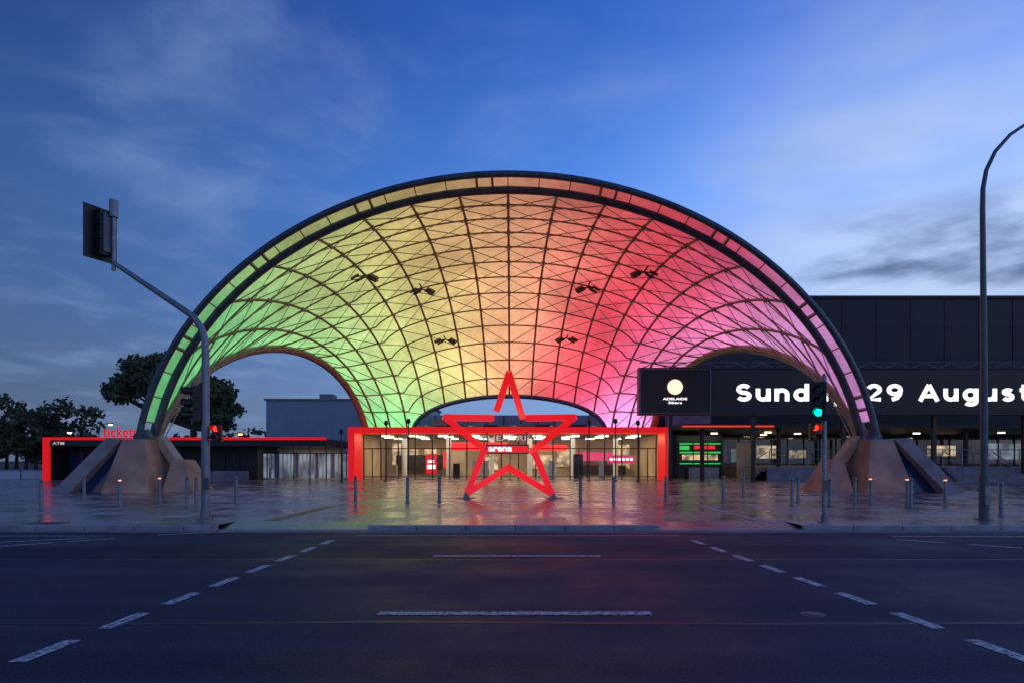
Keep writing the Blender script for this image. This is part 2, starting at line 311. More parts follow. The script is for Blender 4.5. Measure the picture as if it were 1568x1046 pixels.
for i in range(4,68,2):
    p=[up(outer[i],.05),up(outer[i+2],.05),up(inner[i+2],.05),up(inner[i],.05)]; b.quad(p,M_etfe)
for iu in range(NU):
    for iv in range(NV):
        vs=[]
        for a in range(SUB+1):
            for c in range(SUB+1):
                p=G[iu*SUB+a][iv*SUB+c]; bul=.2*math.sin(math.pi*a/SUB)*math.sin(math.pi*c/SUB)
                vs.append(up(p,bul+.02))
        fs=[(a*(SUB+1)+c,a*(SUB+1)+c+1,(a+1)*(SUB+1)+c+1,(a+1)*(SUB+1)+c) for a in range(SUB) for c in range(SUB)]
        b.add(vs,fs,M_etfe,True)
b.obj('etfe_panels',dome)
b=B()
for iu in range(1,NU): b.tube([inn(p,.12) for p in G[iu*SUB]],.072,M_rib,8)
b.obj('ribs',dome)
b=B()
for iv in range(1,NV): b.tube([inn(G[k][iv*SUB],.12) for k in range(NU*SUB+1)],.052,M_rib,6)
b.obj('purlins',dome)
b=B()
# node fittings where ribs and purlins cross
for iu in range(1,NU):
    for iv in range(1,NV):
        p=G[iu*SUB][iv*SUB]; b.tube([inn(p,.02),inn(p,.3)],[.11,.08],M_rib,8)
b.obj('node_fittings',dome)
b=B()
for iu in range(NU):
    for iv in range(NV):
        p,q=(G[iu*SUB][iv*SUB],G[(iu+1)*SUB][(iv+1)*SUB]) if iu<NU//2 else (G[(iu+1)*SUB][iv*SUB],G[iu*SUB][(iv+1)*SUB])
        b.tube([inn(p,.25),inn(q,.25)],.028,M_brace,5)
        if iv<8:
            p,q=(G[(iu+1)*SUB][iv*SUB],G[iu*SUB][(iv+1)*SUB]) if iu<NU//2 else (G[iu*SUB][iv*SUB],G[(iu+1)*SUB][(iv+1)*SUB])
            b.tube([inn(p,.3),inn(q,.3)],.02,M_brace,5)
b.obj('diagonal_braces',dome)
b=B()
for k in(0,NU*SUB):
    e=[inn(p,.05) for p in G[k]]; sx=-1 if k==0 else 1
    e=[Vector((XC+sx*17.4,34,1.5))]+e[2:]; b.tube(e,.24,M_edge,10)
b.obj('side_arch_edges',dome)
b=B(); b.tube([inn(G[k][-1],.05) for k in range(NU*SUB+1)],.17,M_blue,8)
b.obj('rear_arch_edge',dome)
b=B()
for sx in(0,1):
    for fu,fv in((.47,.27),(.32,.46),(.29,.72)):
        u=.5-fu/2 if sx==0 else .5+fu/2
        p=inn(G[int(u*NU*SUB)][int(fv*NV*SUB)],.55); b.tube([p,inn(p,-.5)],.05,M_black)
        for dx,dy in((-.55,-.15),(.55,-.15),(-.4,.4),(.4,.4)):
            c=p+Vector((dx,dy,-.1)); b.M=Matrix.Translation(c)@Matrix.Rotation(.5*(-1 if dx<0 else 1),4,'Y')@Matrix.Rotation(.5,4,'X')
            b.box(-.26,.26,-.2,.2,-.05,.05,M_black); b.M=Matrix()
            b.beam(p,c,.06,.06,M_black)
b.obj('floodlights',dome)
def foot(sx,name):
    b=B(); X=lambda x: XC+sx*x
    zb=gz(32)-.05
    def hx(bx,tx,y0,y1,yt0,yt1,z0,z1,m):
        bot=[(X(bx[0]),y0,z0),(X(bx[1]),y0,z0),(X(bx[1]),y1,z0),(X(bx[0]),y1,z0)]
        top=[(X(tx[0]),yt0,z1),(X(tx[1]),yt0,z1),(X(tx[1]),yt1,z1),(X(tx[0]),yt1,z1)]
        b.hexa(bot,top,m)
    hx((16.5,18.7),(17.15,18.25),31.3,34.2,32.3,34.2,zb,2.72,M_conc)
    hx((18.72,20.1),(18.26,18.45),31.9,33.9,32.6,33.9,zb,2.6,M_bluep)
    b.hexa([(X(20.1),31.2,zb),(X(20.95),31.2,zb),(X(20.95),34.1,zb),(X(20.1),34.1,zb)],[(X(18.27),32.2,2.68),(X(18.95),32.2,2.78),(X(18.95),34.1,2.78),(X(18.27),34.1,2.68)],M_concg)
    hx((14.75,16.25),(15.75,16.35),32.0,34.4,33.2,34.4,zb,1.75,M_conc)
    b.hexa([(X(15.9),33.3,1.3),(X(16.35),33.3,1.3),(X(16.35),34.2,1.3),(X(15.9),34.2,1.3)],[(X(17.0),33.4,2.9),(X(17.5),33.4,2.9),(X(17.5),34.1,2.9),(X(17.0),34.1,2.9)],M_edge)
    b.tube([(X(17.55),33.2,2.5),(X(17.85),33.3,3.0)],.42,M_steel,16)
    return b.obj(name,dome,bevel=.03)
foot(-1,'left_buttress'); foot(1,'right_buttress')
# ---------------------------------------------------------------- star sculpture
b=B(); YS=27.5; xs=-.12
P=lambda x,z,y=0: Vector((xs+x,YS+y,z))
T,Lt,R,BL,BR=P(0,5.15,-.5),P(-2.55,3.42,-.3),P(2.6,3.42,-.3),P(-1.65,.42,-.2),P(1.7,.38,-.2)
i1,i2,i3,i4,i5=P(-.6,3.42,.2),P(.55,3.42,.2),P(-1.0,2.15,.2),P(1.0,2.12,.2),P(-.02,1.42,.2)
for tip,inr,f in((T,i1,.82),(T,i2,1.0),(Lt,i1,.98),(R,i2,.93),(Lt,i3,.97),(R,i4,1.08),(BL,i3,1.0),(BL,i5,.95),(BR,i4,.95),(BR,i5,1.04)):
    d=inr-tip; o=Vector((0,random.uniform(-.07,.07),0)); b.beam(tip-d*.03+o,tip+d*f+o,.25,.38,M_red)
for p,q in((BL,P(-1.74,.16,-.2)),(BR,P(1.82,.14,-.2))): b.beam(p,q,.22,.26,M_galv)
for x in(-1.74,1.82): b.box(xs+x-.35,xs+x+.35,YS-.5,YS+.1,.17,.225,M_galv)
b.obj('star_sculpture',bevel=.015)
# ---------------------------------------------------------------- entrance hall
hall=empty('entrance_hall'); z0=gz(47)-.02
b=B()
b.box(-11.25,-10.8,46.8,49.3,z0,4.0,M_redg); b.box(10.5,10.95,46.8,49.3,z0,4.0,M_redg); b.box(-10.8,10.5,46.8,49.3,3.62,4.0,M_redg)
b.obj('portal_frame',hall,bevel=.02)
b=B()
b.box(-11.2,10.9,49.32,60,3.62,3.95,M_dark); b.box(-11.2,10.9,59.7,60,z0,3.6,M_wallint); b.box(-11.15,-10.95,49.7,59.6,z0,3.6,M_wallint); b.box(10.65,10.85,49.7,59.6,z0,3.6,M_wallint)
b.quad([(-10.9,49.7,gz(49.7)+.01),(10.6,49.7,gz(49.7)+.01),(10.6,59.6,gz(59.6)+.01),(-10.9,59.6,gz(59.6)+.01)],M_floorint)
b.obj('hall_shell',hall)
b=B(); n=17
for i in range(n+1):
    x=-10.75+21.2*i/n; b.box(x-.04,x+.04,49.45,49.6,z0,3.6,M_alu)
for z in (2.55,.5): b.box(-10.75,10.45,49.47,49.58,z,z+.07,M_alu)
for i in range(0,n,2):
    x=-10.75+21.2*i/n; 
    if i%4==0: b.box(x+.6,x+.66,49.46,49.59,z0,2.55,M_alu)
b.obj('mullions',hall)
b=B(); b.quad([(-10.7,49.52,z0),(10.4,49.52,z0),(10.4,49.52,3.6),(-10.7,49.52,3.6)],M_glass); b.obj('glazing',hall)
b=B()
for x in(-8.5,-5,-1.6,1.4,4.8,8.2): b.tube([(x,54,.35),(x,54,3.6)],.2,M_white,14)
for y in(51.2,53,54.8,57.8):
    for i in range(9):
        x=-9.6+i*2.35+random.uniform(-.3,.3); b.box(x-.35,x+.35,y-.06,y+.06,3.50,3.58,E_warm)
b.box(-4.7,-.4,53.2,53.4,2.5,3.15,E_rsign); b.box(-4.7,-3.7,53.2,53.4,.9,2.45,M_wallint); b.box(.6,4.5,56,56.2,2.5,3.0,E_rsign)
b.box(-10,-6,58.8,59.2,.9,2.2,M_wood); b.box(5.2,9.8,58.8,59.2,.4,1.3,M_dark)
for x0,x1,za,zb,m in((-9.4,-8.2,1.4,2.8,E_win),(-7.6,-6.6,1.4,2.8,E_win),(-5.9,-5.2,1.1,2.4,E_rsign),(5.5,8.9,1.7,2.4,E_msign),(-2.6,-1.2,.9,2.0,E_win),(1.8,3.6,1.0,2.2,E_win),(3.9,5.1,1.2,2.9,E_win),(-10.4,-9.7,1.2,3.2,E_win),(9.2,10.2,1.0,3.1,E_win)):
    b.box(x0,x1,59.3 if m is E_win else 58.4,59.6 if m is E_win else 58.5,za,zb,m)
b.box(-6.3,-5.5,49.9,49.95,.75,2.2,E_rsign); b.box(-6.2,-5.6,49.85,49.89,1.1,1.4,E_white); b.box(-6.15,-5.7,49.85,49.89,1.55,1.75,E_white); b.box(7.1,9.1,50.6,50.65,1.5,2.1,E_msign)
for k in range(6): b.box(7.25+k*.3,7.45+k*.3,50.55,50.59,1.72,1.9,E_white)
b.box(-4.4,-3.9,51,51.3,.4,1.5,M_dark); b.box(2,3.4,52,52.6,.4,1.45,M_white); b.box(4.6,5.3,51,51.3,.4,2.2,M_dark); b.box(-9.6,-8.7,51.5,52,.4,1.4,M_wallint)
for x in (-2.9,-2.2,2.7,6.4): b.box(x,x+.45,50.2,50.3,.4,1.7,M_white)
b.obj('hall_interior',hall)
b=B(); b.box(-1.75,1.1,46.6,46.75,2.25,2.72,E_rsign)
b.box(-1.8,1.15,46.76,46.8,2.18,2.8,M_dark)
for x in(-1.7,1.0): b.box(x-.04,x+.04,46.7,46.79,2.8,3.65,M_alu)
b.obj('arena_fascia',hall)
text('arena',-1.6,46.57,2.36,1.6,.42,E_white,hall,'arena_letters',.02,.02)
text('THEATRE',-2.2,46.78,3.08,3.4,.36,E_dim,hall,'theatre_letters',.02,.01)
b=B()
b.box(-13,13,60.2,60.6,3.9,5.7,M_teal); b.box(-8,8,54,59,3.96,4.5,M_rib)
for i in range(14): b.box(-9.75+i*1.5,-9.69+i*1.5,60.1,60.2,3.96,5.65,M_navyl)
for x in(-5,-2.2,1.8,4.6): b.box(x,x+1.1,52.3,53.6,3.96,4.45,M_dark)
b.box(-6.2,-5,53,53.8,3.96,4.9,M_edge); b.box(3.4,4.3,53,53.8,3.96,5.0,M_galv); b.tube([(-7,52.7,4.4),(7,52.7,4.4)],.05,M_galv)
b.tube([(-3.4,55,4.5),(-3.4,55,5.4)],.18,M_galv); b.tube([(.9,55,4.5),(.9,55,5.2)],.22,M_galv)
for x in(-6.6,-3.2,0.2,3.0,6.4): b.box(x-.12,x+.12,52.4,52.5,4.02,4.14,E_warm)
b.obj('roof_plant',hall)
# ---------------------------------------------------------------- arena building (right)
ar=empty('arena_building')
b=B(); b.box(12.4,110,60,110,.2,15.9,M_navy); b.box(12.2,110.2,59.8,110.2,15.9,16.12,M_navyl)
x=14
while x<109: b.box(x,x+.05,59.95,60,8,15.9,M_navyl); x+=3.0
for z in(10.6,13.4): b.box(12.4,110,59.96,60,z,z+.04,M_navyl)
b.obj('main_volume',ar)
b=B()
b.box(11.6,70,46.5,59.9,3.9,4.2,M_dark); b.box(11.6,17.8,46.3,46.48,3.98,4.08,E_strip); b.box(17.9,70,46.3,46.48,3.9,4.2,M_navyl)
for x in(13.2,18.5,25,31.5,38,44.5): b.tube([(x,47.4,.3),(x,47.4,3.9)],.16,M_dark,12)
b.box(12.4,70,59.2,59.7,4.2,8,M_dark); b.box(13,16,55,58,4.22,5.9,M_concg)
for i in range(34): b.box(14+i*1.4,14.06+i*1.4,58.95,59.05,.3,3.9,M_alu)
b.obj('concourse_canopy',ar)
b=B()
for x0,x1,za,zb,m in((21.2,23.2,1.9,3.0,E_win),(24,25.4,1.9,2.6,E_win),(30,31.3,2.2,2.9,E_cool),(17.2,18.6,1.5,3.0,M_wallint),(36,38.4,2.1,3.0,E_win),(41,46,1.8,3.2,E_cool),(26.8,29.5,1.6,2.6,M_wallint),(33,34,1.6,2.6,E_win),(47,60,1.4,3.1,E_cool),(19,20.6,1.6,2.7,E_cool)):
    b.box(x0,x1,59.08,59.18,za,zb,m)
b.box(12.4,70,59.05,59.07,.3,3.9,M_glass)
for x,y in((19.5,52),(23,55),(27,52),(32,54),(38,53),(21,57),(30,57),(16,54)): b.box(x-.25,x+.25,y-.05,y+.05,3.82,3.88,E_warm)
b.obj('concourse_windows',ar)
b=B()
b.box(12.1,15.5,50.2,52.5,.3,3.6,M_dark)
b.box(12.3,15.3,50.05,50.19,2.9,2.98,E_gsign); b.box(13.4,14.9,50.05,50.19,2.55,2.8,E_rsign); b.box(12.3,15.3,50.05,50.19,2.25,2.36,E_gsign)
b.box(12.5,15.1,50.1,50.19,1.75,2.15,E_win); b.box(12.3,15.3,50.05,50.19,1.45,1.53,E_gsign); b.box(12.3,13.0,50.05,50.19,2.5,2.8,E_gsign); b.box(12.9,15.1,49.8,50.19,.3,1.2,M_galv)
for x in(12.2,13.25,14.3,15.4): b.box(x,x+.06,49.95,50.04,.3,3.2,M_alu)
b.box(16.6,18.0,50.3,50.5,.5,3.0,M_wallint)
b.obj('kiosk',ar,)
b=B(); b.box(17.2,70,46,60,.2,1.3,M_concg)
for i in range(5): b.box(15.9+i*.22,17.2,46.2,49,.3,.45+i*.17,M_concg)
for i in range(6): b.box(29,36,45.98-.3*(6-i),46-.3*(5-i)-.005,.2,.35+i*.17,M_concg)
b.obj('terrace',ar)
b=B()
for i in range(40):
    x=17.4+i*1.3; b.box(x-.025,x+.025,46.1,46.15,1.3,2.45,M_galv)
for z in(2.45,2.1,1.8,1.5): b.tube([(17.4,46.12,z),(69,46.12,z)],.03 if z==2.45 else .012,M_galv,6)
for x0 in(29.2,32.4,35.8):
    b.tube([(x0,44.1,1.3),(x0,46.1,2.35)],.03,M_galv,6); b.tube([(x0,44.1,.3),(x0,44.1,1.3)],.03,M_galv,6); b.tube([(x0,44.1,.9),(x0,46.1,1.95)],.02,M_galv,6)
b.tube([(15.6,45.9,1.3),(17.2,45.9,2.3)],.03,M_galv,6); b.tube([(15.6,45.9,.3),(15.6,45.9,1.3)],.03,M_galv,6)
b.obj('terrace_railing',ar)
led=empty('led_sign')
b=B(); b.box(8.5,60,45.05,45.6,4.75,7.72,M_black)
for z in(4.7,7.74): b.box(8.4,60,44.95,45.65,z,z+.08,M_navyl)
b.box(8.35,8.5,44.95,45.65,4.7,7.82,M_pole); b.box(8.5,13.05,44.94,45.04,7.66,7.74,M_pole); b.box(13.05,13.13,44.98,45.05,4.78,7.74,M_pole); b.box(8.5,13.05,44.94,45.04,4.78,4.84,M_pole)
for x in(10.5,16,22,28,34,40): b.box(x-.12,x+.12,45.2,45.45,gz(45),4.7,M_dark)
x=8.6
while x<58: b.beam((x,45.5,7.85),(x+.9,45.5,8.2),.04,.04,M_pole); b.beam((x+.9,45.5,8.2),(x+1.8,45.5,7.85),.04,.04,M_pole); x+=1.8
b.tube([(8.5,45.5,8.22),(58,45.5,8.22)],.04,M_pole,6)
b.obj('board',led)
bold('Sunday',14.7,45.03,5.62,7.5,1.12,E_white,led,'letters_day')
bold('29',23.3,45.03,5.62,2.5,1.12,E_white,led,'letters_date')
bold('August',26.75,45.03,5.62,7.5,1.12,E_white,led,'letters_month')
b=B(); b.tube([(10.75,45.04,6.55),(10.75,44.98,6.55)],.5,E_logo,28)
for k in range(5):
    b.tube([(10.75-.5+.25*k,44.97,6.55-.43*math.sin(math.pi*(k)/4)),(10.75-.5+.25*k,44.96,6.55+.43*math.sin(math.pi*k/4))],.012,E_white,5)
b.obj('logo_disc',led)
text('ADELAIDE',9.95,45.0,5.7,1.6,.15,E_white,led,'letters_city',.02,.005); text('36ers',10.3,45.0,5.45,.9,.15,E_white,led,'letters_team',.02,.005)
# ---------------------------------------------------------------- ticket office (left)
tk=empty('ticket_office'); z0=gz(47)-.02
b=B(); b.box(-32.2,-31.75,46.8,47.0,z0,3.3,M_redg); b.box(-31.75,-12.8,46.8,47.0,3.12,3.3,M_redg); b.obj('red_frame',tk,bevel=.01)
b=B(); b.box(-31.7,-12.8,46.84,56,2.7,3.07,M_dark); b.box(-32.1,-12.8,47.02,56,3.08,3.2,M_dark); b.box(-32.1,-31.75,47.02,56,z0,3.07,M_dark); b.box(-31.7,-18.2,48.8,56,z0,2.69,M_dark)
b.box(-31.6,-30.6,48.7,48.79,.5,2.4,M_bluep); b.box(-29.6,-28.4,48.68,48.79,.7,2.1,M_navyl); b.box(-29.4,-28.7,48.62,48.67,1.45,1.75,E_win); b.box(-29.3,-28.75,48.62,48.67,1.0,1.35,E_rsign)
for i in range(9): b.box(-27.5+i,-27.46+i,48.72,48.79,.4,2.69,M_navyl)
b.box(-22.8,-18,46.4,46.7,z0,1.0,M_concg)
b.obj('booth',tk)
b=B()
b.box(-17.9,-12.9,52.5,52.7,z0,2.69,M_wallint)
for i in range(24):
    x=-17.8+i*.285; b.box(x,x+.2,48.9+.05*(i%2),48.93+.05*(i%2),.45,2.2,E_cool if i not in(3,8,13,17) else M_shed)
for i in range(7): b.box(-17.9+i*1.15,-17.84+i*1.15,48.7,48.8,z0,2.69,M_alu)
b.box(-17.9,-11,48.72,48.78,2.2,2.27,M_alu)
b.obj('glazed_pavilion',tk)
text('tickets',-28.4,47.4,3.36,2.4,.7,M_redg,tk,'tickets_letters',.03,.012,1.1); text('ATM',-31.5,46.8,2.8,.8,.2,E_dim,tk,'atm_letters',.01,.01)
b=B(); b.box(-27,-10,75,95,0,8.3,M_shed)
x=-27
while x<-10.2: b.box(x,x+.12,74.95,75,0,8.3,M_shed); x+=.4
b.box(-27.2,-9.8,74.8,95.2,8.3,8.5,M_concg); b.box(-22,-20.5,78,80,8.5,9.3,M_concg); b.obj('metal_shed')
b=B(); b.box(-70,-33.4,50,50.3,z0-.2,1.0,M_white); b.box(-70,-33.4,49.95,50.35,1.0,1.06,M_concg)
for i in range(12): b.box(-69+i*3,-68.94+i*3,49.96,50,z0-.1,1.0,M_pole)
b.obj('boundary_wall')
b=B()
for x,y,w_,h in((-95,140,18,4.5),(-60,150,14,5),(-40,160,30,4)): b.box(x,x+w_,y,y+12,0,h,M_navyl); b.box(x+2,x+3,y-.1,y,1.5,2.5,E_win); b.box(x-.3,x+w_+.3,y-.3,y+12.3,h,h+.25,M_dark)
b.obj('distant_buildings')
# ---------------------------------------------------------------- bollards
def bollard(x,y,lit=False):
    b=B(); z=gz(y)
    b.tube([(x,y,z),(x,y,z+.86)],.06,M_galv,14)
    if lit: b.tube([(x,y,z+.862),(x,y,z+.9)],.05,E_bol,14)
    else: b.tube([(x,y,z+.862),(x,y,z+.9)],.045,M_black,14)
    b.tube([(x,y,z+.902),(x,y,z+.95),(x,y,z+.97)],[.06,.055,.03],M_galv,14); b.tube([(x,y,z),(x,y,z+.02)],.1,M_galv,14)
    b.obj('bollard')
for x,y,l in((-14.9,21.6,0),(-13.1,22.8,1),(-12.8,24.8,1),(-11.8,24.8,0),(-11.1,24,0),(-9.9,24.5,0),(-16.3,26,0),(-14.8,41.7,0),(-12,40.5,0),(-5.8,25.3,0),(-3.75,24.5,0),(-2.7,25.4,0),(2.5,24.9,0),(3.7,24.9,0),(5.7,25.3,0),(7.7,24.9,0),(9.8,28.9,0),(9.4,22.9,0),(10.6,25.3,0),(10.8,23.2,0),(11.8,23.5,0),(12.6,24,1),(13.6,23.5,1),(13.2,22.6,0),(14.6,23,1),(13.9,19.4,0),(11.7,40.5,0)):
    bollard(x,y,l)
def slim(x,y,h):
    b=B(); z=gz(y); b.tube([(x,y,z),(x,y,h)],.04,M_black,10); b.tube([(x,y,h),(x,y,h+.1),(x,y,h+.34)],[.05,.15,.1],M_black,12); b.tube([(x,y,z),(x,y,z+.06)],.12,M_black,10); b.obj('plaza_light')
for x,y,h in((-8.3,45,4.0),(-6.9,45.5,4.15),(5.2,46,4.1),(6.9,45.5,4.15),(8.3,45,4.0),(-11.0,44,3.4)): slim(x,y,h)
# ---------------------------------------------------------------- signals
def head(b,loc,yaw,n=3,lit=None,cols=None,bw=.46,plate=True,s=1.0):
    b.M=Matrix.Translation(loc)@Matrix.Rotation(yaw,4,'Z')@Matrix.Scale(s,4)
    h=.31*n
    if plate: b.box(-bw/2,bw/2,-.005,.015,-h/2-.09,h/2+.09,M_black)
    for k in range(n): 
        zc=h/2-.155-.31*k; b.box(-.15,.15,.017,.2,zc-.148,zc+.148,M_black)
    for k in range(n):
        zc=h/2-.155-.31*k
        m=cols[k] if lit is not None and k==lit else M_bluep
        b.tube([(0,.0,zc),(0,-.03,zc)],.1,m,18)
        vs=[];K=12
        for yy,rr in((0,.125),(-.26,.12)):
            for j in range(K+1):
                th=math.radians(-35+250*j/K); vs.append((rr*math.cos(th),yy if yy==0 else yy+(.09 if j in(0,K) else 0),zc+rr*math.sin(th)))
        b.add(vs,[(j,j+1,K+2+j,K+1+j) for j in range(K)],M_black,True)
    b.box(-.1,.1,.2,.24,-h/2+.06,h/2-.06,M_pole)
    b.M=Matrix()
sg=empty('traffic_signal_mast'); yM=18.0; xM=-8.08
b=B(); z=gz(yM)
b.tube([(xM,yM,z),(xM,yM,4.5),(xM-.02,yM,4.9),(xM-.12,yM,5.2),(xM-.32,yM,5.48),(xM-.6,yM,5.68),(xM-2.42,yM,6.9)],[.115,.1,.095,.09,.085,.08,.06],M_galv,14)
b.tube([(xM,yM,z),(xM,yM,z+.03)],.24,M_galv,16); b.tube([(xM,yM,z+.03),(xM,yM,z+.25)],.13,M_galv,14)
for a in range(4): b.tube([(xM+.18*math.cos(a*1.57+.7),yM+.18*math.sin(a*1.57+.7),z+.03),(xM+.18*math.cos(a*1.57+.7),yM+.18*math.sin(a*1.57+.7),z+.07)],.02,M_pole,6)
b.tube([(xM-2.42,yM,6.7),(xM-2.42,yM,8.1)],.055,M_galv,12); b.tube([(xM-2.42,yM,8.1),(xM-2.42,yM,8.55)],.11,M_galv,12)
b.obj('pole',sg)
b=B(); head(b,(xM-2.78,yM,7.65),math.radians(-112),3,None,None,.75,True,1.25)
b.box(xM-2.7,xM-2.4,yM-.03,yM+.03,7.15,7.2,M_galv); b.box(xM-2.7,xM-2.4,yM-.03,yM+.03,8.0,8.05,M_galv)
b.obj('overhead_head',sg)
b=B(); head(b,(xM-.34,yM-.05,3.2),math.radians(-60),3,None,None,.46,True,1.0)
b.box(xM-.3,xM,yM-.02,yM+.02,2.8,2.84,M_galv); b.box(xM-.3,xM,yM-.02,yM+.02,3.5,3.54,M_galv)
head(b,(xM+.32,yM-.1,2.42),0,2,0,[E_redl,E_green],.3,False,.75); b.box(xM,xM+.3,yM,yM+.03,2.4,2.44,M_galv)
b.box(xM+.02,xM+.16,yM-.2,yM-.1,.95,1.25,M_pole)
b.obj('lower_heads',sg)
sp=empty('traffic_signal_post'); yM=17.45; xM=7.98; z=.12
b=B(); b.tube([(xM,yM,z),(xM,yM,3.85),(xM,yM,3.92)],[.06,.06,.03],M_galv,14); b.tube([(xM,yM,z),(xM,yM,z+.03)],.18,M_galv,14); b.tube([(xM,yM,z+.03),(xM,yM,z+.2)],.085,M_galv,12); b.obj('pole',sp)
b=B(); head(b,(xM-.2,yM-.12,3.2),math.radians(-32),3,2,[E_redl,E_redl,E_green],.42,True,.9); b.box(xM-.2,xM,yM-.02,yM+.02,2.8,2.84,M_galv); b.box(xM-.2,xM,yM-.02,yM+.02,3.5,3.54,M_galv)
head(b,(xM-.27,yM-.1,2.42),0,2,0,[E_redl,E_green],.3,False,.75); b.box(xM-.27,xM,yM,yM+.03,2.4,2.44,M_galv)
b.box(xM-.07,xM+.07,yM-.18,yM-.07,.95,1.2,M_pole); b.obj('signal_heads',sp)
b=B(); x,y=12.62,18.25; z=gz(y)
b.tube([(x,y,z),(x,y,4),(x-.04,y,8.4),(x-.03,y,8.95),(x+.06,y,9.45),(x+.3,y,9.95),(x+.7,y,10.4),(x+1.3,y,10.8),(x+2.6,y,11.25)],[.1,.085,.065,.06,.055,.05,.045,.04,.04],M_pole,14)
b.box(x+2.5,x+3.3,y-.15,y+.15,11.18,11.36,M_pole); b.tube([(x,y,z),(x,y,z+.03)],.22,M_pole,14); b.tube([(x,y,z),(x,y,z+1.2)],.125,M_pole,14); b.box(x-.07,x+.07,y-.16,y-.12,z+.4,z+.9,M_galv)
b.obj('street_lamp',bevel=.005)
def far_lamp(x,y,h):
    b=B(); b.tube([(x,y,0),(x,y,h-.3),(x+.3,y,h),(x+1.5,y,h+.15)],[.1,.07,.06,.05],M_pole,8); b.box(x+1.3,x+2.1,y-.2,y+.2,h+.02,h+.2,M_pole); b.tube([(x+1.7,y,h+.01),(x+1.7,y,h-.14)],[.3,.22],E_orange,10); b.obj('distant_street_lamp')
for x,y,h in((-66.5,100,5.8),(-60.5,100,7.0),(-41.5,100,5.6),(-79,100,4.6)): far_lamp(x,y,h)
# ---------------------------------------------------------------- trees
def leafy(b,clumps,size,dens):
    vs=[];fs=[]
    for (cx,cy,cz,rx,ry,rz) in clumps:
        n=int(dens*rx*ry*rz)
        for _ in range(n):
            d=Vector((random.gauss(0,1),random.gauss(0,1),random.gauss(0,1))).normalized(); r=random.random()**.45*(.75+.4*random.random())
            p=Vector((cx+d.x*rx*r,cy+d.y*ry*r,cz+d.z*rz*r))
            a=Vector((random.gauss(0,1),random.gauss(0,1),random.gauss(0,1))).normalized(); c=a.orthogonal().normalized(); e=size*random.uniform(.5,1.3); o=len(vs)
            vs+=[p-a*e,p+c*e*.5,p+a*e,p-c*e*.5]; fs.append((o,o+1,o+2,o+3))
    b.add(vs,fs,M_leaf)
def tree(name,x,y,top,cl,size=.4,dens=30,lean=.5):
    t=empty(name); b=B()
    h=top*.42; base=Vector((x,y,0)); fork=Vector((x+lean,y,h))
    b.tube([base,base.lerp(fork,.5)+Vector((.2,0,0)),fork],[.6,.45,.38],M_wood,10)
    for c in cl:
        e=Vector(c[:3]); m=fork.lerp(e,.5)+Vector((0,0,-.6)); b.tube([fork,m,e],[.24,.14,.05],M_wood,7)
        for _ in range(3):
            q=e+Vector((random.uniform(-1,1)*c[3]*.7,random.uniform(-1,1)*c[4]*.7,random.uniform(-.3,.8)*c[5])); b.tube([m,m.lerp(q,.6),q],[.1,.07,.03],M_wood,5)
    b.obj('trunk',t); b=B(); leafy(b,cl,size,dens); b.obj('foliage',t)
Y=90; cl=[]; s=Y/1045
for px,py,rw,rh in((182,600,18,15),(200,578,24,18),(222,563,28,18),(247,554,24,16),(205,608,24,13),(235,590,26,18),(262,575,24,18),(285,578,26,18),(305,588,28,18),(328,594,26,16),(348,605,22,16),(356,628,18,15),(332,625,28,18),(300,630,24,16),(350,645,20,13),(325,648,24,12),(270,605,26,18),(225,614,22,12),(315,612,26,18),(214,590,24,16),(190,590,20,15),(240,606,20,14)):
    cl.append(((px-784)*s,Y+random.uniform(-3,3),1.7+(705-py)*s,rw*s,rw*s,rh*s))
tree('gum_tree',-42.5,Y,14,cl,.36,85)
b=B(); cl=[]; Y=115; s=Y/1045
for i in range(56):
    px=-60+i*3.5; top=622+ (12*math.sin(i*.55)+9*math.sin(i*1.5)); 
    for _ in range(3): cl.append(((px-784)*s,Y+random.uniform(-5,5),1.7+(705-random.uniform(top+10,694))*s,15*s,16*s,10*s))
for px,py in((385,662),(398,660),(412,664),(446,660),(455,655),(462,663),(430,668),(290,668),(270,672),(370,668),(350,668)): cl.append(((px-784)*s,Y,1.7+(705-py)*s,11*s,14*s,7*s))
for i in range(60): cl.append((-160+i*3.5+random.uniform(-1,1),150+random.uniform(-6,6),2.5+random.uniform(0,1.6),2.8,3,2.2))
for i in range(14):
    px=-50+i*15; b.tube([((px-784)*s,Y,0),((px-784)*s+.3,Y,6)],[.3,.15],M_wood,6)
leafy(b,cl,.55,10); b.obj('distant_tree_line')
# ---------------------------------------------------------------- lamps that the photo shows lit, plus an added weak fill
def area(name,loc,sx,sy,e,col,rot=(0,0,0)):
    l=bpy.data.lights.new(name,'AREA'); l.shape='RECTANGLE'; l.size=sx; l.size_y=sy; l.energy=e; l.color=col
    o=bpy.data.objects.new(name,l); o.location=loc; o.rotation_euler=rot; S.collection.objects.link(o)
area('hall_ceiling_lamp',(-.2,53.5,3.45),19,6,1000,(1,.76,.48)); area('concourse_ceiling_lamp',(24,53,3.75),20,8,180,(1,.6,.4)); area('pavilion_lamp',(-15,50.5,2.6),4,2,50,(.8,.9,1)); area('kiosk_lamp',(13.8,49.2,3.6),3,1,25,(.7,1,.6))
def spot(name,loc,tgt,e,col,ang=70):
    l=bpy.data.lights.new(name,'SPOT'); l.energy=e; l.color=col; l.spot_size=math.radians(ang); l.spot_blend=.6; l.shadow_soft_size=.1
    o=bpy.data.objects.new(name,l); o.location=loc; o.rotation_euler=(Vector(tgt)-Vector(loc)).to_track_quat('-Z','Y').to_euler(); S.collection.objects.link(o)
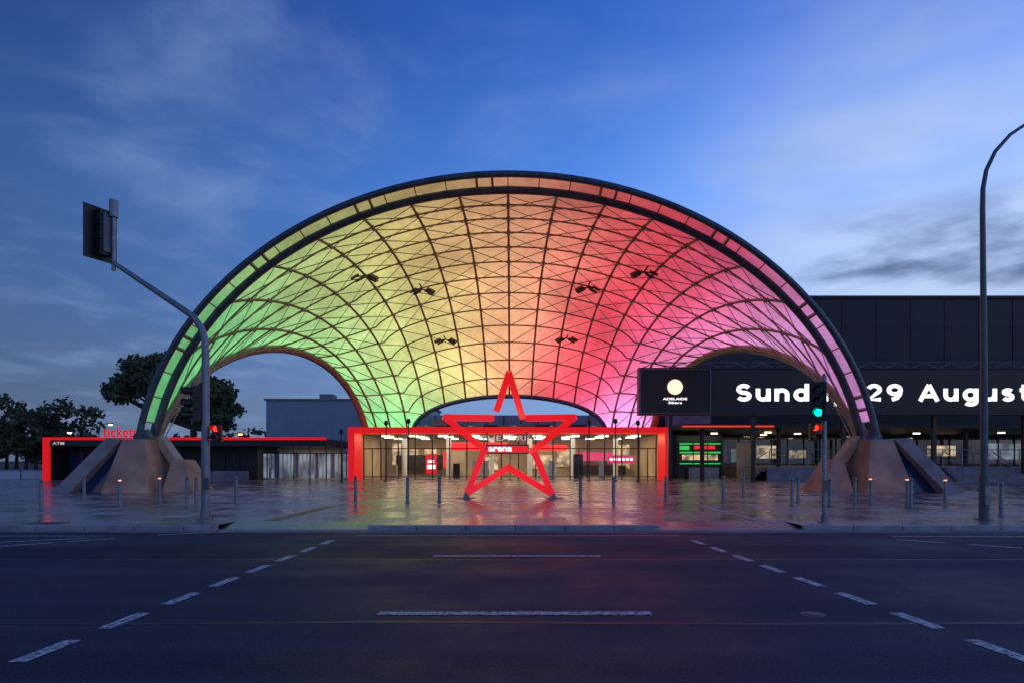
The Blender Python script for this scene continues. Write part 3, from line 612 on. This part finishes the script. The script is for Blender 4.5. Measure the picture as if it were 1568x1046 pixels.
spot('buttress_uplight',(-15.2,27.5,.5),(-17.8,32,1.5),100,(1,.75,.6)); spot('buttress_uplight.001',(15.2,27.5,.5),(17.6,32,1.5),100,(1,.5,.45))
spot('star_floodlight',(-1.2,23,.3),(0,27.5,3),180,(1,.2,.2)); spot('star_floodlight.001',(1.4,23,.3),(0,27.5,3),180,(1,.2,.2))
l=bpy.data.lights.new('sun_fill','SUN'); l.energy=.06; l.angle=math.radians(20); l.color=(1,.85,.75); o=bpy.data.objects.new('sun_fill',l); o.rotation_euler=(math.radians(70),0,math.radians(-40)); S.collection.objects.link(o)  # added weak directional fill; no direct sunlight at dusk
# ---------------------------------------------------------------- sky
w=bpy.data.worlds.new('World'); S.world=w; w.use_nodes=True; nt=w.node_tree; nt.nodes.clear()
out=N(nt,'ShaderNodeOutputWorld'); bg=N(nt,'ShaderNodeBackground'); L(nt,bg.outputs[0],out.inputs[0])
tc=N(nt,'ShaderNodeTexCoord'); sep=N(nt,'ShaderNodeSeparateXYZ'); L(nt,tc.outputs['Generated'],sep.inputs[0])
ra=N(nt,'ShaderNodeValToRGB'); cr=ra.color_ramp
st=[(0,(.24,.35,.55)),(.08,(.18,.32,.62)),(.2,(.12,.29,.74)),(.35,(.075,.235,.74)),(.52,(.028,.115,.50)),(1,(.01,.035,.17))]
while len(cr.elements)<len(st): cr.elements.new(.5)
for e,(a,c) in zip(cr.elements,st): e.position=a; e.color=(*c,1)
L(nt,sep.outputs[2],ra.inputs[0])
az=N(nt,'ShaderNodeMapRange',interpolation_type='SMOOTHSTEP'); az.inputs[1].default_value=-.75; az.inputs[2].default_value=.65; az.inputs[3].default_value=.38; az.inputs[4].default_value=1.55; L(nt,sep.outputs[0],az.inputs[0])
m1=N(nt,'ShaderNodeMix',data_type='RGBA',blend_type='MULTIPLY'); m1.inputs[0].default_value=1; L(nt,ra.outputs[0],m1.inputs[6]); L(nt,az.outputs[0],m1.inputs[7])
zp=N(nt,'ShaderNodeMath',operation='ADD'); zp.inputs[1].default_value=.12; L(nt,sep.outputs[2],zp.inputs[0])
dx=N(nt,'ShaderNodeMath',operation='DIVIDE'); L(nt,sep.outputs[0],dx.inputs[0]); L(nt,zp.outputs[0],dx.inputs[1])
dy=N(nt,'ShaderNodeMath',operation='DIVIDE'); L(nt,sep.outputs[1],dy.inputs[0]); L(nt,zp.outputs[0],dy.inputs[1])
cb=N(nt,'ShaderNodeCombineXYZ'); L(nt,dx.outputs[0],cb.inputs[0]); L(nt,dy.outputs[0],cb.inputs[1])
n1=N(nt,'ShaderNodeTexNoise'); n1.inputs['Scale'].default_value=1.9; n1.inputs['Detail'].default_value=8; n1.inputs['Roughness'].default_value=.52; n1.inputs['Distortion'].default_value=.3; L(nt,cb.outputs[0],n1.inputs[0])
c1=N(nt,'ShaderNodeMapRange',interpolation_type='SMOOTHSTEP'); c1.inputs[1].default_value=.44; c1.inputs[2].default_value=.8; c1.inputs[4].default_value=.55; L(nt,n1.outputs[0],c1.inputs[0])
m2=N(nt,'ShaderNodeMix',data_type='RGBA'); L(nt,c1.outputs[0],m2.inputs[0]); L(nt,m1.outputs[2],m2.inputs[6]); m2.inputs[7].default_value=(.25,.36,.66,1)
xm=N(nt,'ShaderNodeMapRange',interpolation_type='SMOOTHSTEP'); xm.inputs[1].default_value=.05; xm.inputs[2].default_value=.5; L(nt,sep.outputs[0],xm.inputs[0])
zb=N(nt,'ShaderNodeValToRGB'); cr=zb.color_ramp
for _ in range(2): cr.elements.new(.5)
for e,(a,v) in zip(cr.elements,((.05,1),(.28,1),(.42,.55),(.6,.05))): e.position=a; e.color=(v,v,v,1)
L(nt,sep.outputs[2],zb.inputs[0])
bm=N(nt,'ShaderNodeMath',operation='MULTIPLY'); L(nt,xm.outputs[0],bm.inputs[0]); L(nt,zb.outputs[0],bm.inputs[1])
mp=N(nt,'ShaderNodeMapping'); mp.inputs['Scale'].default_value=(4.0,4.0,14); mp.inputs['Location'].default_value=(2.3,0,.9); L(nt,tc.outputs['Generated'],mp.inputs[0])
n2=N(nt,'ShaderNodeTexNoise'); n2.inputs['Scale'].default_value=1; n2.inputs['Detail'].default_value=7; n2.inputs['Roughness'].default_value=.5; L(nt,mp.outputs[0],n2.inputs[0])
bv=N(nt,'ShaderNodeMapRange'); bv.inputs[1].default_value=.3; bv.inputs[2].default_value=.6; bv.inputs[3].default_value=1.0; bv.inputs[4].default_value=.6; L(nt,n2.outputs[0],bv.inputs[0])
bm2=N(nt,'ShaderNodeMath',operation='MULTIPLY'); L(nt,bm.outputs[0],bm2.inputs[0]); L(nt,bv.outputs[0],bm2.inputs[1])
m3=N(nt,'ShaderNodeMix',data_type='RGBA'); L(nt,bm2.outputs[0],m3.inputs[0]); L(nt,m2.outputs[2],m3.inputs[6]); m3.inputs[7].default_value=(.56,.68,.92,1)
c2=N(nt,'ShaderNodeMapRange',interpolation_type='SMOOTHSTEP'); c2.inputs[1].default_value=.42; c2.inputs[2].default_value=.6; L(nt,n2.outputs[0],c2.inputs[0])
zc=N(nt,'ShaderNodeValToRGB'); cr=zc.color_ramp
for _ in range(2): cr.elements.new(.5)
for e,(a,v) in zip(cr.elements,((.14,.7),(.24,1),(.27,.9),(.32,0))): e.position=a; e.color=(v,v,v,1)
L(nt,sep.outputs[2],zc.inputs[0])
k=N(nt,'ShaderNodeMath',operation='MULTIPLY'); L(nt,c2.outputs[0],k.inputs[0]); L(nt,zc.outputs[0],k.inputs[1])
xm2=N(nt,'ShaderNodeMapRange',interpolation_type='SMOOTHSTEP'); xm2.inputs[1].default_value=.3; xm2.inputs[2].default_value=.45; L(nt,sep.outputs[0],xm2.inputs[0])
k2=N(nt,'ShaderNodeMath',operation='MULTIPLY'); L(nt,k.outputs[0],k2.inputs[0]); L(nt,xm2.outputs[0],k2.inputs[1])
m4=N(nt,'ShaderNodeMix',data_type='RGBA'); L(nt,k2.outputs[0],m4.inputs[0]); L(nt,m3.outputs[2],m4.inputs[6]); m4.inputs[7].default_value=(.12,.17,.33,1)
sky=N(nt,'ShaderNodeTexSky',sky_type='NISHITA'); sky.sun_disc=False; sky.sun_elevation=math.radians(1); sky.sun_rotation=math.radians(140)
ad=N(nt,'ShaderNodeMix',data_type='RGBA',blend_type='ADD'); ad.inputs[0].default_value=.01; L(nt,m4.outputs[2],ad.inputs[6]); L(nt,sky.outputs[0],ad.inputs[7])
L(nt,ad.outputs[2],bg.inputs[0]); bg.inputs[1].default_value=1.0
# ---------------------------------------------------------------- camera
c=bpy.data.cameras.new('camera'); c.lens=24; c.sensor_width=36; c.shift_y=182/1568; c.clip_end=5000
o=bpy.data.objects.new('camera',c); o.location=(0,0,1.7); o.rotation_euler=(math.radians(90),0,0); S.collection.objects.link(o); S.camera=o
